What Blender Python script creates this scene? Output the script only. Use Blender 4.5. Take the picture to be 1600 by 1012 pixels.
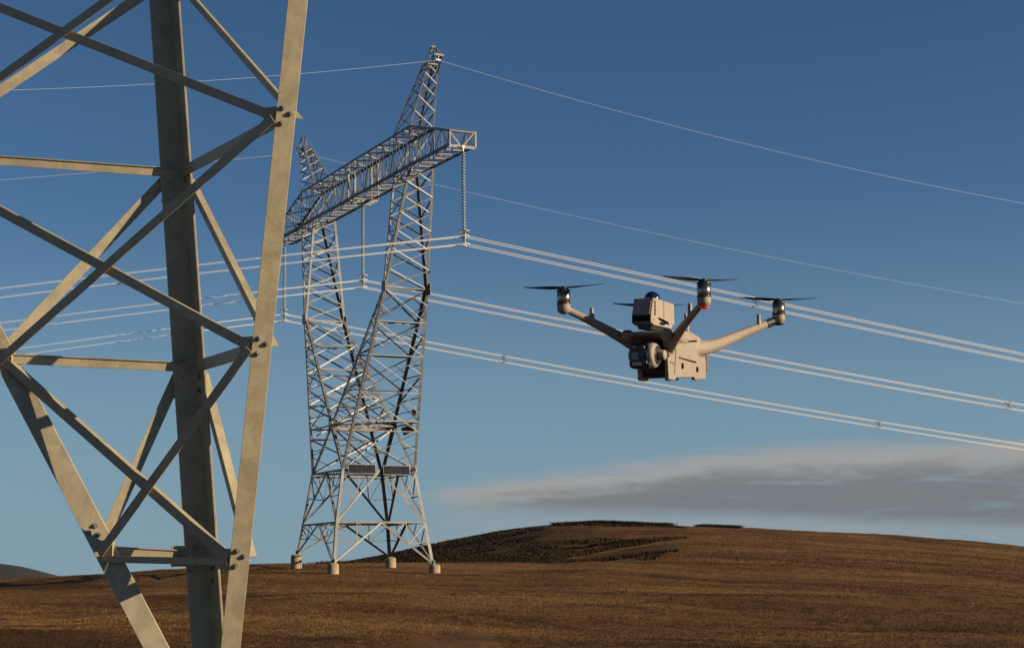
import bpy, bmesh, math, random
import numpy as np
from mathutils import Vector, Matrix
random.seed(7); rng = np.random.default_rng(7)
for o in list(bpy.data.objects): bpy.data.objects.remove(o)
scene = bpy.context.scene
C = scene.collection
PI = math.pi

# ------------------------------------------------------------------ camera
FPX, PITCH, ROLL = 2657.4, .146, .014          # focal length in pixels of a 1600 px wide picture
cam_d = bpy.data.cameras.new('camera'); cam = bpy.data.objects.new('camera', cam_d); C.objects.link(cam)
cam_d.sensor_width = 36; cam_d.lens = FPX / 1600 * 36; cam_d.clip_start = .1; cam_d.clip_end = 20000
_R = Vector((1, 0, 0)); _F = Vector((0, math.cos(PITCH), math.sin(PITCH))); _U = Vector((0, -math.sin(PITCH), math.cos(PITCH)))
ex = _R * math.cos(ROLL) - _U * math.sin(ROLL); ey = _R * math.sin(ROLL) + _U * math.cos(ROLL)
cam.matrix_world = Matrix(((ex.x, ey.x, -_F.x, 0), (ex.y, ey.y, -_F.y, 0), (ex.z, ey.z, -_F.z, 0), (0, 0, 0, 1)))
scene.camera = cam

# ------------------------------------------------------------------ sun, sky, exposure
SUN_AZ = math.radians(78)      # to the right of the direction behind the camera
SUN_EL = math.radians(16.5)
sdir = Vector((math.sin(SUN_AZ) * math.cos(SUN_EL), -math.cos(SUN_AZ) * math.cos(SUN_EL), math.sin(SUN_EL)))
sun_d = bpy.data.lights.new('sun', 'SUN'); sun_d.energy = 5.0; sun_d.angle = math.radians(.5); sun_d.color = (1, .79, .54)
sun = bpy.data.objects.new('sun', sun_d); C.objects.link(sun)
sun.rotation_euler = sdir.to_track_quat('Z', 'Y').to_euler()
w = bpy.data.worlds.new('World'); scene.world = w; w.use_nodes = True
nt = w.node_tree; nt.nodes.clear()
def N(tree, t, **k):
    n = tree.nodes.new(t)
    for a, b in k.items(): setattr(n, a, b)
    return n
def MA(tree, op, a, b=None, c=None, clamp=False):
    n = tree.nodes.new('ShaderNodeMath'); n.operation = op; n.use_clamp = clamp
    for i, v in enumerate((a, b, c)):
        if v is None: continue
        if isinstance(v, (int, float)): n.inputs[i].default_value = v
        else: tree.links.new(v, n.inputs[i])
    return n.outputs[0]
def SM(tree, v, lo, hi):
    n = tree.nodes.new('ShaderNodeMapRange'); n.interpolation_type = 'SMOOTHERSTEP'
    tree.links.new(v, n.inputs['Value'])
    for k, x in (('From Min', lo), ('From Max', hi)):
        if isinstance(x, (int, float)): n.inputs[k].default_value = x
        else: tree.links.new(x, n.inputs[k])
    return n.outputs['Result']
out = N(nt, 'ShaderNodeOutputWorld'); bg = N(nt, 'ShaderNodeBackground')
sky = N(nt, 'ShaderNodeTexSky'); sky.sky_type = 'NISHITA'; sky.sun_disc = False
sky.sun_elevation = SUN_EL; sky.sun_rotation = math.atan2(sdir.x, sdir.y)
sky.air_density = 1.0; sky.dust_density = .0; sky.ozone_density = 3.5; sky.altitude = 1500
tc = N(nt, 'ShaderNodeTexCoord'); sx = N(nt, 'ShaderNodeSeparateXYZ')
nt.links.new(tc.outputs['Generated'], sx.inputs[0])
X_, Y_, Z_ = sx.outputs
hor = MA(nt, 'SQRT', MA(nt, 'ADD', MA(nt, 'MULTIPLY', X_, X_), MA(nt, 'MULTIPLY', Y_, Y_)))
az = MA(nt, 'ARCTAN2', X_, Y_); el = MA(nt, 'DIVIDE', Z_, hor)
cmb = N(nt, 'ShaderNodeCombineXYZ')
nt.links.new(MA(nt, 'MULTIPLY', az, 5.0), cmb.inputs[0]); nt.links.new(MA(nt, 'MULTIPLY', el, 34.0), cmb.inputs[1]); cmb.inputs[2].default_value = 3.1
def noise(tree, vec, scale, detail=6, rough=.6, dist=0):
    n = N(tree, 'ShaderNodeTexNoise'); n.inputs['Scale'].default_value = scale; n.inputs['Detail'].default_value = detail
    n.inputs['Roughness'].default_value = rough; n.inputs['Distortion'].default_value = dist
    if vec is not None: tree.links.new(vec, n.inputs['Vector'])
    return n.outputs['Fac']
n1 = noise(nt, cmb.outputs[0], 1.1, 5, .55, .3)
n2 = noise(nt, cmb.outputs[0], 4.0, 6, .62, .6)
# cloud bank: a long low layer with a ragged pale top
top = MA(nt, 'ADD', MA(nt, 'MINIMUM', MA(nt, 'MULTIPLY_ADD', az, .115, .0545), .0685), MA(nt, 'MULTIPLY', MA(nt, 'SUBTRACT', n1, .5), .012))
top = MA(nt, 'ADD', top, MA(nt, 'MULTIPLY', MA(nt, 'SUBTRACT', n2, .5), .008))
dtop = MA(nt, 'SUBTRACT', top, el)
mtop = SM(nt, dtop, -.005, .009)
bot = MA(nt, 'ADD', MA(nt, 'MULTIPLY_ADD', az, -.045, .0375), MA(nt, 'MULTIPLY', MA(nt, 'SUBTRACT', n1, .5), .014))
dbot = MA(nt, 'SUBTRACT', el, bot)
mbot = SM(nt, dbot, -.006, .007)
maz0 = SM(nt, MA(nt, 'ADD', az, MA(nt, 'MULTIPLY', MA(nt, 'SUBTRACT', n2, .5), .05)), -.085, .0)
maz = MA(nt, 'MULTIPLY', maz0, SM(nt, az, 1.5, .7))
mcore = MA(nt, 'MULTIPLY', MA(nt, 'MULTIPLY', mtop, mbot), maz)
core = MA(nt, 'MULTIPLY', mcore, SM(nt, n2, .1, .55))
# pale veil under and around the bank, and faint streaks above
veil = MA(nt, 'MULTIPLY', MA(nt, 'MULTIPLY', SM(nt, dtop, -.010, .006), maz), MA(nt, 'MULTIPLY', SM(nt, n2, .15, .65), .62))
streak = MA(nt, 'MULTIPLY', MA(nt, 'MULTIPLY', SM(nt, n1, .56, .8), SM(nt, el, .14, .08)), MA(nt, 'MULTIPLY', SM(nt, az, .1, .3), .16))
skyc = N(nt, 'ShaderNodeHueSaturation'); skyc.inputs['Saturation'].default_value = 1.09; skyc.inputs['Value'].default_value = .93
nt.links.new(sky.outputs[0], skyc.inputs['Color'])
# keep the horizon colour just below the horizon line
def mixc(tree, fac, a, b):
    m = N(tree, 'ShaderNodeMix', data_type='RGBA')
    for s, v in ((m.inputs[0], fac), (m.inputs[6], a), (m.inputs[7], b)):
        if isinstance(v, (int, float)): s.default_value = v
        elif isinstance(v, tuple): s.default_value = (*v, 1)
        else: tree.links.new(v, s)
    return m.outputs[2]
lowm = MA(nt, 'MULTIPLY', SM(nt, el, .25, -.01), .88)
c0 = mixc(nt, lowm, skyc.outputs[0], (2.62, 4.22, 5.45))
c1 = mixc(nt, MA(nt, 'ADD', veil, streak, clamp=True), c0, (4.3, 4.5, 4.55))
edge = SM(nt, MA(nt, 'ADD', dtop, MA(nt, 'MULTIPLY', MA(nt, 'SUBTRACT', n2, .5), .016)), .002, .022)
ccol = mixc(nt, edge, (4.9, 4.75, 4.6), mixc(nt, n2, (1.95, 2.2, 2.4), (2.75, 2.95, 3.15)))
c2 = mixc(nt, MA(nt, 'MULTIPLY', core, .93), c1, ccol)
zen = N(nt, 'ShaderNodeMapRange'); nt.links.new(el, zen.inputs[0]); zen.inputs[1].default_value = .40; zen.inputs[2].default_value = 1.3; zen.inputs[3].default_value = 1; zen.inputs[4].default_value = .5  # added dimming of the unseen sky overhead, to deepen the shade
vm = N(nt, 'ShaderNodeVectorMath', operation='SCALE'); nt.links.new(c2, vm.inputs[0]); beh = N(nt, 'ShaderNodeMapRange'); nt.links.new(Y_, beh.inputs[0]); beh.inputs[1].default_value = .35; beh.inputs[2].default_value = -.35; beh.inputs[3].default_value = 1; beh.inputs[4].default_value = .92  # added dimming of the sky behind the camera, lessens fill light
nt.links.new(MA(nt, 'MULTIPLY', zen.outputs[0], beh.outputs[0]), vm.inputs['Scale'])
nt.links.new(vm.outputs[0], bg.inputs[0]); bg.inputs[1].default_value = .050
nt.links.new(bg.outputs[0], out.inputs[0])
scene.view_settings.view_transform = 'Standard'; scene.view_settings.look = 'None'
scene.view_settings.exposure = 0.585; scene.view_settings.gamma = 1.0

# ------------------------------------------------------------------ helpers
def proj(X, Y, Z):
    dep = Y * math.cos(PITCH) + Z * math.sin(PITCH); up = -Y * math.sin(PITCH) + Z * math.cos(PITCH)
    u = FPX * X / dep; v = FPX * up / dep
    return 800 + u * math.cos(ROLL) - v * math.sin(ROLL), 506 - (u * math.sin(ROLL) + v * math.cos(ROLL))
def ray(x, y):
    u = (x - 800) / FPX; v = (506 - y) / FPX
    U = u * math.cos(ROLL) + v * math.sin(ROLL); V = -u * math.sin(ROLL) + v * math.cos(ROLL)
    Y = math.cos(PITCH) - V * math.sin(PITCH); Z = math.sin(PITCH) + V * math.cos(PITCH)
    return U / Y, Z / Y
def unp(x, y, Y): a, e = ray(x, y); return Vector((a * Y, Y, e * Y))
def tag(o, label=None, cat=None, group=None, kind=None):
    for k, v in (('label', label), ('category', cat), ('group', group), ('kind', kind)):
        if v: o[k] = v
    return o
def empty(name, loc, label=None, cat=None, group=None):
    o = bpy.data.objects.new(name, None); C.objects.link(o); o.location = loc; o.empty_display_size = .2
    return tag(o, label, cat, group)
class MB:
    def __init__(s, origin=(0, 0, 0)): s.v = []; s.f = []; s.o = Vector(origin); s.smooth = []
    def add(s, vs, fs, smooth=False):
        b = len(s.v); s.v += [Vector(p) - s.o for p in vs]; s.f += [[b + i for i in f] for f in fs]; s.smooth += [smooth] * len(fs)
    def box(s, c, hx, hy, hz, ax=None):
        c = Vector(c); a = ax or (Vector((1, 0, 0)), Vector((0, 1, 0)), Vector((0, 0, 1)))
        vs = [c + a[0] * (i * hx) + a[1] * (j * hy) + a[2] * (k * hz) for i in (-1, 1) for j in (-1, 1) for k in (-1, 1)]
        s.add(vs, [(0, 1, 3, 2), (4, 6, 7, 5), (0, 4, 5, 1), (2, 3, 7, 6), (0, 2, 6, 4), (1, 5, 7, 3)])
    def prism(s, poly0, poly1, smooth=False):
        n = len(poly0); s.add(list(poly0) + list(poly1), [(i, (i + 1) % n, n + (i + 1) % n, n + i) for i in range(n)], smooth)
        s.add(list(poly0), [tuple(range(n - 1, -1, -1))]); s.add(list(poly1), [tuple(range(n))])
    def angle(s, p0, p1, d1, d2, w, t=None, w2=None):
        """rolled steel angle: heel on the line p0-p1, flanges towards d1 and d2"""
        p0 = Vector(p0); p1 = Vector(p1); ax = (p1 - p0)
        if ax.length < 1e-5: return
        ax.normalize(); t = t or w * .1; w2 = w2 or w
        d1 = Vector(d1); d1 = (d1 - ax * d1.dot(ax)).normalized()
        d2 = Vector(d2); d2 = (d2 - ax * d2.dot(ax)).normalized()
        q = [(0, 0), (w, 0), (w, t), (t, t), (t, w2), (0, w2)]
        s.prism([p0 + d1 * a + d2 * b for a, b in q], [p1 + d1 * a + d2 * b for a, b in q])
    def tube(s, pts, rad, n=10, caps=True, smooth=True, up=None):
        pts = [Vector(p) for p in pts]; rings = []
        if not hasattr(rad, '__len__'): rad = [rad] * len(pts)
        t0 = (pts[1] - pts[0]).normalized(); u = up or (Vector((0, 0, 1)) if abs(t0.z) < .9 else Vector((1, 0, 0)))
        for i, p in enumerate(pts):
            t = (pts[min(i + 1, len(pts) - 1)] - pts[max(i - 1, 0)]).normalized()
            a = t.cross(u).normalized(); b = a.cross(t)
            r = rad[i]; ra, rb = (r if hasattr(r, '__len__') else (r, r))
            rings.append([p + a * (ra * math.cos(2 * PI * k / n)) + b * (rb * math.sin(2 * PI * k / n)) for k in range(n)])
        vs = [p for r in rings for p in r]; fs = []
        for i in range(len(rings) - 1):
            for k in range(n): fs.append((i * n + k, i * n + (k + 1) % n, (i + 1) * n + (k + 1) % n, (i + 1) * n + k))
        s.add(vs, fs, smooth)
        if caps: s.add(rings[0], [tuple(range(n - 1, -1, -1))]); s.add(rings[-1], [tuple(range(n))])
    def lathe(s, c, axis, prof, n=24, smooth=True):
        c = Vector(c); ax = Vector(axis).normalized(); u = ax.orthogonal().normalized(); v = ax.cross(u)
        vs = []; fs = []
        for h, r in prof:
            for k in range(n):
                t = 2 * PI * k / n; vs.append(c + ax * h + (u * math.cos(t) + v * math.sin(t)) * max(r, 1e-5))
        for i in range(len(prof) - 1):
            for k in range(n): fs.append((i * n + k, i * n + (k + 1) % n, (i + 1) * n + (k + 1) % n, (i + 1) * n + k))
        s.add(vs, fs, smooth)
        s.add(vs[:n], [tuple(range(n - 1, -1, -1))]); s.add(vs[-n:], [tuple(range(n))])
    def build(s, name, mat, parent=None, bevel=0, sub=0, loc=None):
        me = bpy.data.meshes.new(name); me.from_pydata([tuple(v) for v in s.v], [], s.f)
        me.polygons.foreach_set('use_smooth', s.smooth)
        bm = bmesh.new(); bm.from_mesh(me); bmesh.ops.recalc_face_normals(bm, faces=bm.faces[:]); bm.to_mesh(me); bm.free()
        me.materials.append(mat); o = bpy.data.objects.new(name, me); C.objects.link(o)
        if parent: o.parent = parent
        elif loc is None: o.location = s.o
        if bevel:
            m = o.modifiers.new('bevel', 'BEVEL'); m.width = bevel; m.segments = 3; m.limit_method = 'ANGLE'; m.angle_limit = .6; m.harden_normals = False
        if sub:
            m = o.modifiers.new('sub', 'SUBSURF'); m.levels = sub; m.render_levels = sub
        return o

# ------------------------------------------------------------------ materials
def mat(name, col, rough=.6, metal=0, spec=.5):
    m = bpy.data.materials.new(name); m.use_nodes = True; b = m.node_tree.nodes['Principled BSDF']
    b.inputs['Base Color'].default_value = (*col, 1); b.inputs['Roughness'].default_value = rough
    b.inputs['Metallic'].default_value = metal; b.inputs['Specular IOR Level'].default_value = spec
    return m
def wear(m, c1, c2, scale=6, lo=.35, hi=.65, bump=0, bscale=60, detail=8, stretch=(1, 1, 1), rough=None):
    t = m.node_tree; b = t.nodes['Principled BSDF']; tcn = N(t, 'ShaderNodeTexCoord')
    mp = N(t, 'ShaderNodeMapping'); mp.inputs['Scale'].default_value = stretch; t.links.new(tcn.outputs['Object'], mp.inputs[0])
    f = noise(t, mp.outputs[0], scale, detail, .65, .4)
    t.links.new(mixc(t, SM(t, f, lo, hi), c1, c2), b.inputs['Base Color'])
    if rough: 
        mr = N(t, 'ShaderNodeMapRange'); t.links.new(f, mr.inputs[0]); mr.inputs[3].default_value = rough[0]; mr.inputs[4].default_value = rough[1]
        t.links.new(mr.outputs[0], b.inputs['Roughness'])
    if bump:
        bn = N(t, 'ShaderNodeBump'); bn.inputs['Strength'].default_value = bump; bn.inputs['Distance'].default_value = .01
        t.links.new(noise(t, tcn.outputs['Object'], bscale, 4, .6), bn.inputs['Height']); t.links.new(bn.outputs[0], b.inputs['Normal'])
    return m
def steel(name, c1, c2, scale, rough=(.42, .62), metal=.35, streak=True):
    """weathered galvanised steel: mottled zinc with runs and scratches"""
    m = mat(name, c1, .5, metal, .4); t = m.node_tree; b = t.nodes['Principled BSDF']; tcn = N(t, 'ShaderNodeTexCoord')
    f1 = noise(t, tcn.outputs['Object'], scale, 8, .7, .5)
    mp = N(t, 'ShaderNodeMapping'); mp.inputs['Scale'].default_value = (1, 1, .45); t.links.new(tcn.outputs['Object'], mp.inputs[0])
    f2 = noise(t, mp.outputs[0], scale * 9, 6, .7, 1.2)
    f = MA(t, 'MULTIPLY_ADD', f2, .35, MA(t, 'MULTIPLY', f1, .65))
    col = mixc(t, SM(t, f, .34, .66), c1, c2)
    vor = noise(t, tcn.outputs['Object'], scale * 9, 3, .5, 5.5)
    col = mixc(t, MA(t, 'MULTIPLY', SM(t, vor, .66, .72), .35), col, tuple(min(1, x * 1.55) for x in c2))
    stain = noise(t, mp.outputs[0], scale * 2.2, 5, .6, .4)
    col = mixc(t, MA(t, 'MULTIPLY', SM(t, stain, .62, .80), .22), col, (c1[0] * .62, c1[1] * .54, c1[2] * .46))
    t.links.new(col, b.inputs['Base Color'])
    mr = N(t, 'ShaderNodeMapRange'); t.links.new(f1, mr.inputs[0]); mr.inputs[3].default_value = rough[0]; mr.inputs[4].default_value = rough[1]
    t.links.new(mr.outputs[0], b.inputs['Roughness'])
    bn = N(t, 'ShaderNodeBump'); bn.inputs['Strength'].default_value = .12; bn.inputs['Distance'].default_value = .004
    t.links.new(f2, bn.inputs['Height']); t.links.new(bn.outputs[0], b.inputs['Normal'])
    return m
M_near = steel('near_steel', (.31, .276, .19), (.44, .39, .265), 5.0, (.42, .58), .35)
M_far = steel('far_steel', (.15, .152, .148), (.25, .25, .235), .8, (.4, .6), .3)
M_dark = mat('dark_gap', (.012, .012, .014), .6)
M_bolt = wear(mat('bolt_steel', (.2, .19, .17), .5, .5), (.16, .14, .11), (.32, .3, .26), 30)
M_conc = wear(mat('concrete', (.4, .35, .28), .9), (.235, .175, .105), (.34, .265, .165), 3, .3, .7, .6, 25)
M_wire = mat('wire_aluminium', (.70, .68, .64), .5, .1)
M_glass = wear(mat('insulator_glass', (.33, .38, .36), .25), (.25, .30, .28), (.42, .46, .42), 4)
M_fit = mat('fitting_steel', (.5, .48, .44), .4, .4)
M_panel = wear(mat('solar_cell', (.015, .016, .022), .22), (.012, .013, .02), (.022, .022, .03), 2)
M_frame = mat('panel_frame', (.20, .20, .20), .4, .4)
def drone_mat(name, c, rough):
    m = wear(mat(name, c, rough), tuple(x * .94 for x in c), tuple(min(1, x * 1.05) for x in c), 18, .3, .7, .25, 900)
    return m
M_shell = drone_mat('drone_shell', (.275, .226, .180), .50)
M_shell2 = drone_mat('payload_shell', (.305, .252, .203), .5)
M_black = wear(mat('drone_black', (.02, .02, .022), .4), (.016, .016, .018), (.03, .03, .032), 20)
M_slot = mat('slot_black', (.006, .006, .006), 1, 0, 0)
M_motor = mat('motor_metal', (.36, .31, .26), .22, .95)
M_prop = mat('propeller_black', (.03, .03, .033), .45)
M_lens = mat('lens_glass', (.006, .007, .01), .05); M_lens.node_tree.nodes['Principled BSDF'].inputs['Coat Weight'].default_value = 1
M_dome = mat('dome_blue', (.006, .015, .075), .16); M_dome.node_tree.nodes['Principled BSDF'].inputs['Coat Weight'].default_value = .6
M_lensring = mat('lens_ring', (.16, .16, .17), .35, .3)
M_led = mat('red_lamp', (.55, .02, .015), .3)
_b = M_led.node_tree.nodes['Principled BSDF']; _b.inputs['Emission Color'].default_value = (1, .03, .02, 1); _b.inputs['Emission Strength'].default_value = .12

# ------------------------------------------------------------------ terrain
def interp_px(pts):
    a = []; e = []
    for x, y in pts:
        A, E = ray(x, y); a.append(A); e.append(E)
    return np.array(a), np.array(e)
NA, NE = interp_px([(-400, 913), (0, 906), (100, 900.5), (250, 890), (400, 882), (560, 879.5), (700, 881), (850, 880), (1000, 878), (1150, 868), (1350, 864), (1600, 876), (2000, 905)])
FA, FE = interp_px([(-400, 935), (100, 915), (400, 905), (500, 889), (560, 878), (620, 867), (700, 848), (780, 833), (850, 824), (930, 818), (1050, 820), (1150, 823), (1250, 826.5), (1400, 835), (1500, 842), (1600, 853), (1800, 872), (2100, 900)])
R1, R2 = 113., 265.
def sm(t): t = np.clip(t, 0, 1); return t * t * (3 - 2 * t)
def vnoise(x, y, s, seed):
    x = x / s + seed * 17.3; y = y / s + seed * 5.7; xi = np.floor(x).astype(int); yi = np.floor(y).astype(int); fx = sm(x - xi); fy = sm(y - yi)
    def h(i, j):
        v = np.sin(i * 127.1 + j * 311.7 + seed * 74.7) * 43758.5453; return v - np.floor(v)
    return (h(xi, yi) * (1 - fx) + h(xi + 1, yi) * fx) * (1 - fy) + (h(xi, yi + 1) * (1 - fx) + h(xi + 1, yi + 1) * fx) * fy - .5
def ground_z(X, Y):
    X = np.asarray(X, float); Y = np.asarray(Y, float)
    r = np.sqrt(X * X + Y * Y) + 1e-9; phi = np.arctan2(X, Y); ph = np.clip(phi, -.55, .55)
    rho = r * np.cos(ph); a = np.tan(ph)
    e1 = np.interp(a, NA, NE); e2 = np.interp(a, FA, FE)
    z1 = e1 * R1; z2 = e2 * R2
    za = -1.36 - 1.45 * sm((rho - 13) / 24) + (z1 + 2.81) * np.clip((rho - 54) / (R1 - 54), 0, 1) ** 1.08
    zr = -1.36 - 1.45 * sm((rho - 13) / 24) + (z2 + 2.81) * np.clip((rho - 54) / (R2 - 54), 0, 1) ** .93
    wr = sm((a - .035) / .09)
    t2 = (rho - R1) / (R2 - R1)
    dip = np.interp(a, [-.3, .04, .12], [1.6, 1.6, 0.0])
    zb = z1 + (z2 - z1) * sm(t2) - dip * np.sin(PI * np.clip(t2, 0, 1)) ** 2
    t3 = (rho - R2) / 500.
    zc = z2 - 60 * sm(t3) ** .8 * (t3 > 0) 
    z = np.where(rho < R1, za, np.where(rho < R2, zb, zc))
    z = np.where(rho < R2, z * (1 - wr) + zr * wr, z)
    amp = np.clip((r - 14) / 60, 0, 1)
    z = z + amp * (vnoise(X, Y, 19, 1) * .22 + vnoise(X, Y, 7, 2) * .14 + vnoise(X, Y, 2.6, 3) * .10 + vnoise(X, Y, 1.1, 4) * .06)
    mid = np.clip((r - 40) / 20, 0, 1) * np.clip((98 - rho) / 18, 0, 1)
    z = z + mid * (vnoise(X, Y, 15, 31) * .75 + vnoise(X * .5, Y, 5.5, 32) * .30)
    wt = np.exp(-(((X + 9.2) ** 2 + (Y - 104.2) ** 2) / 64.) ** 2); z = z * (1 - wt) + wt * (.34 + .045 * (Y - 104.2) - .03 * (X + 9.2) + vnoise(X, Y, 1.6, 41) * .07)
    z = z + np.clip((r - 116) / 100, 0, 1) * (vnoise(X, Y, 9, 6) * .5 + vnoise(X, Y, 31, 7) * .6)
    return z
def gz(x, y): return float(ground_z(x, y))
phis = np.concatenate([np.linspace(-PI, -.42, 60)[:-1], np.linspace(-.42, .42, 680), np.linspace(.42, PI, 60)[1:]])
rads = np.concatenate([[0.01, 3, 6, 9, 12], np.geomspace(15, 125, 250), np.linspace(126, 300, 170)[1:], np.geomspace(310, 9000, 45)])
PH, RR = np.meshgrid(phis, rads, indexing='ij')
GX = RR * np.sin(PH); GY = RR * np.cos(PH); GZ = ground_z(GX, GY)
co = np.stack([GX, GY, GZ], -1).reshape(-1, 3); nP, nR = len(phis), len(rads)
ii, jj = np.meshgrid(np.arange(nP - 1), np.arange(nR - 1), indexing='ij'); b0 = (ii * nR + jj).ravel()
faces = np.stack([b0, b0 + 1, b0 + nR + 1, b0 + nR], -1)
def np_mesh(name, co, faces, material, smooth=True):
    me = bpy.data.meshes.new(name); k = faces.shape[1]
    me.vertices.add(len(co)); me.vertices.foreach_set('co', co.astype(np.float32).ravel())
    me.loops.add(faces.size); me.loops.foreach_set('vertex_index', faces.astype(np.int32).ravel())
    me.polygons.add(len(faces)); me.polygons.foreach_set('loop_start', np.arange(0, faces.size, k, dtype=np.int32))
    me.polygons.foreach_set('use_smooth', np.full(len(faces), smooth)); me.update(calc_edges=True); me.materials.append(material)
    o = bpy.data.objects.new(name, me); C.objects.link(o); return o
def ground_mat():
    m = mat('moor_ground', (.1, .06, .03), .95, 0, .15); t = m.node_tree; b = t.nodes['Principled BSDF']
    g = N(t, 'ShaderNodeNewGeometry'); P = g.outputs['Position']
    mp0 = N(t, 'ShaderNodeMapping'); mp0.inputs['Rotation'].default_value = (0, 0, .5); t.links.new(P, mp0.inputs[0])
    mp = N(t, 'ShaderNodeMapping'); mp.inputs['Scale'].default_value = (.38, 1, 1); t.links.new(mp0.outputs[0], mp.inputs[0]); S = mp.outputs[0]
    big = noise(t, S, .035, 5, .6, .5); mid = noise(t, S, .12, 7, .68, .6); fine = noise(t, P, 2.2, 6, .75, .3); vf = noise(t, P, 9, 4, .8)
    col = mixc(t, SM(t, big, .38, .62), (.092, .043, .0155), (.155, .080, .029))
    col = mixc(t, MA(t, 'MULTIPLY', SM(t, mid, .45, .68), .75), col, (.205, .122, .048))
    col = mixc(t, MA(t, 'MULTIPLY', SM(t, mid, .49, .33), .9), col, (.052, .028, .014))
    col = mixc(t, MA(t, 'MULTIPLY', SM(t, fine, .53, .33), .8), col, (.035, .022, .012))
    col = mixc(t, MA(t, 'MULTIPLY', SM(t, vf, .52, .72), .5), col, (.25, .155, .065))
    def wig(k, sc): return MA(t, 'MULTIPLY', MA(t, 'SUBTRACT', noise(t, P, sc, 3, .5), .5), k)
    sp0 = N(t, 'ShaderNodeSeparateXYZ'); t.links.new(P, sp0.inputs[0]); a0 = MA(t, 'DIVIDE', sp0.outputs[0], sp0.outputs[1])
    for c_, k_, w_, lo_, hi_ in ((106., -70., 2.6, .03, .09), (92., -60., 2.0, .10, .16), (74., 40., 2.2, -.02, .03), (150., -120., 7., .05, .12)):
        dd = MA(t, 'ABSOLUTE', MA(t, 'SUBTRACT', MA(t, 'ADD', sp0.outputs[1], wig(14., .05)), MA(t, 'MULTIPLY_ADD', a0, k_, c_)))
        msk = MA(t, 'MULTIPLY', SM(t, dd, w_, w_ * .3), MA(t, 'MULTIPLY', SM(t, a0, lo_, hi_), SM(t, noise(t, P, .12, 4, .6), .38, .55)))
        col = mixc(t, MA(t, 'MULTIPLY', msk, .7), col, (.030, .018, .010))
    # darker ground colour on the left flank of the far hill
    sp = N(t, 'ShaderNodeSeparateXYZ'); t.links.new(P, sp.inputs[0])
    a = MA(t, 'DIVIDE', sp.outputs[0], sp.outputs[1])
    lim = MA(t, 'MULTIPLY_ADD', MA(t, 'SUBTRACT', noise(t, S, .05, 5, .6), .5), .12, a)
    mk = MA(t, 'MULTIPLY', SM(t, lim, .075, .0), SM(t, sp.outputs[1], 118, 128))
    mk = MA(t, 'MULTIPLY', mk, SM(t, MA(t, 'ADD', mid, MA(t, 'MULTIPLY', a, -1.2)), .34, .50))
    col = mixc(t, MA(t, 'MULTIPLY', mk, .86), col, (.014, .011, .008))
    t.links.new(col, b.inputs['Base Color'])
    bn = N(t, 'ShaderNodeBump'); bn.inputs['Strength'].default_value = 1; bn.inputs['Distance'].default_value = .25
    h = MA(t, 'MULTIPLY_ADD', fine, .7, MA(t, 'MULTIPLY', vf, .25)); t.links.new(h, bn.inputs['Height']); t.links.new(bn.outputs[0], b.inputs['Normal'])
    return m
gr = np_mesh('ground', co, faces, ground_mat()); tag(gr, 'brown moorland hillside of dry grass', 'ground', kind='structure')

# distant dark hill at the left edge
M_hill = wear(mat('distant_hill', (.02, .022, .024), .95), (.010, .012, .014), (.020, .021, .022), .01, .3, .7)
hx = np.linspace(-1150, -250, 90); hy = np.linspace(1500, 2300, 40); HX, HY = np.meshgrid(hx, hy, indexing='ij')
def hill_h(x, y):
    A = x / y
    e = np.interp(A, interp_px([(-500, 905), (-250, 884), (-100, 876), (0, 879), (30, 883), (60, 890), (90, 898), (140, 908), (220, 925)])[0],
                  interp_px([(-500, 905), (-250, 884), (-100, 876), (0, 879), (30, 883), (60, 890), (90, 898), (140, 908), (220, 925)])[1])
    return e * 1850 * np.exp(-((y - 1850) / 260) ** 2) + (-70) * (1 - np.exp(-((y - 1850) / 260) ** 2)) + vnoise(x, y, 60, 9) * 3
hco = np.stack([HX, HY, hill_h(HX, HY)], -1).reshape(-1, 3)
i2, j2 = np.meshgrid(np.arange(89), np.arange(39), indexing='ij'); c0 = (i2 * 40 + j2).ravel()
hl = np_mesh('hills', hco, np.stack([c0, c0 + 40, c0 + 41, c0 + 1], -1), M_hill); tag(hl, 'dark distant hill on the horizon', 'hill', kind='structure')

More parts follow.
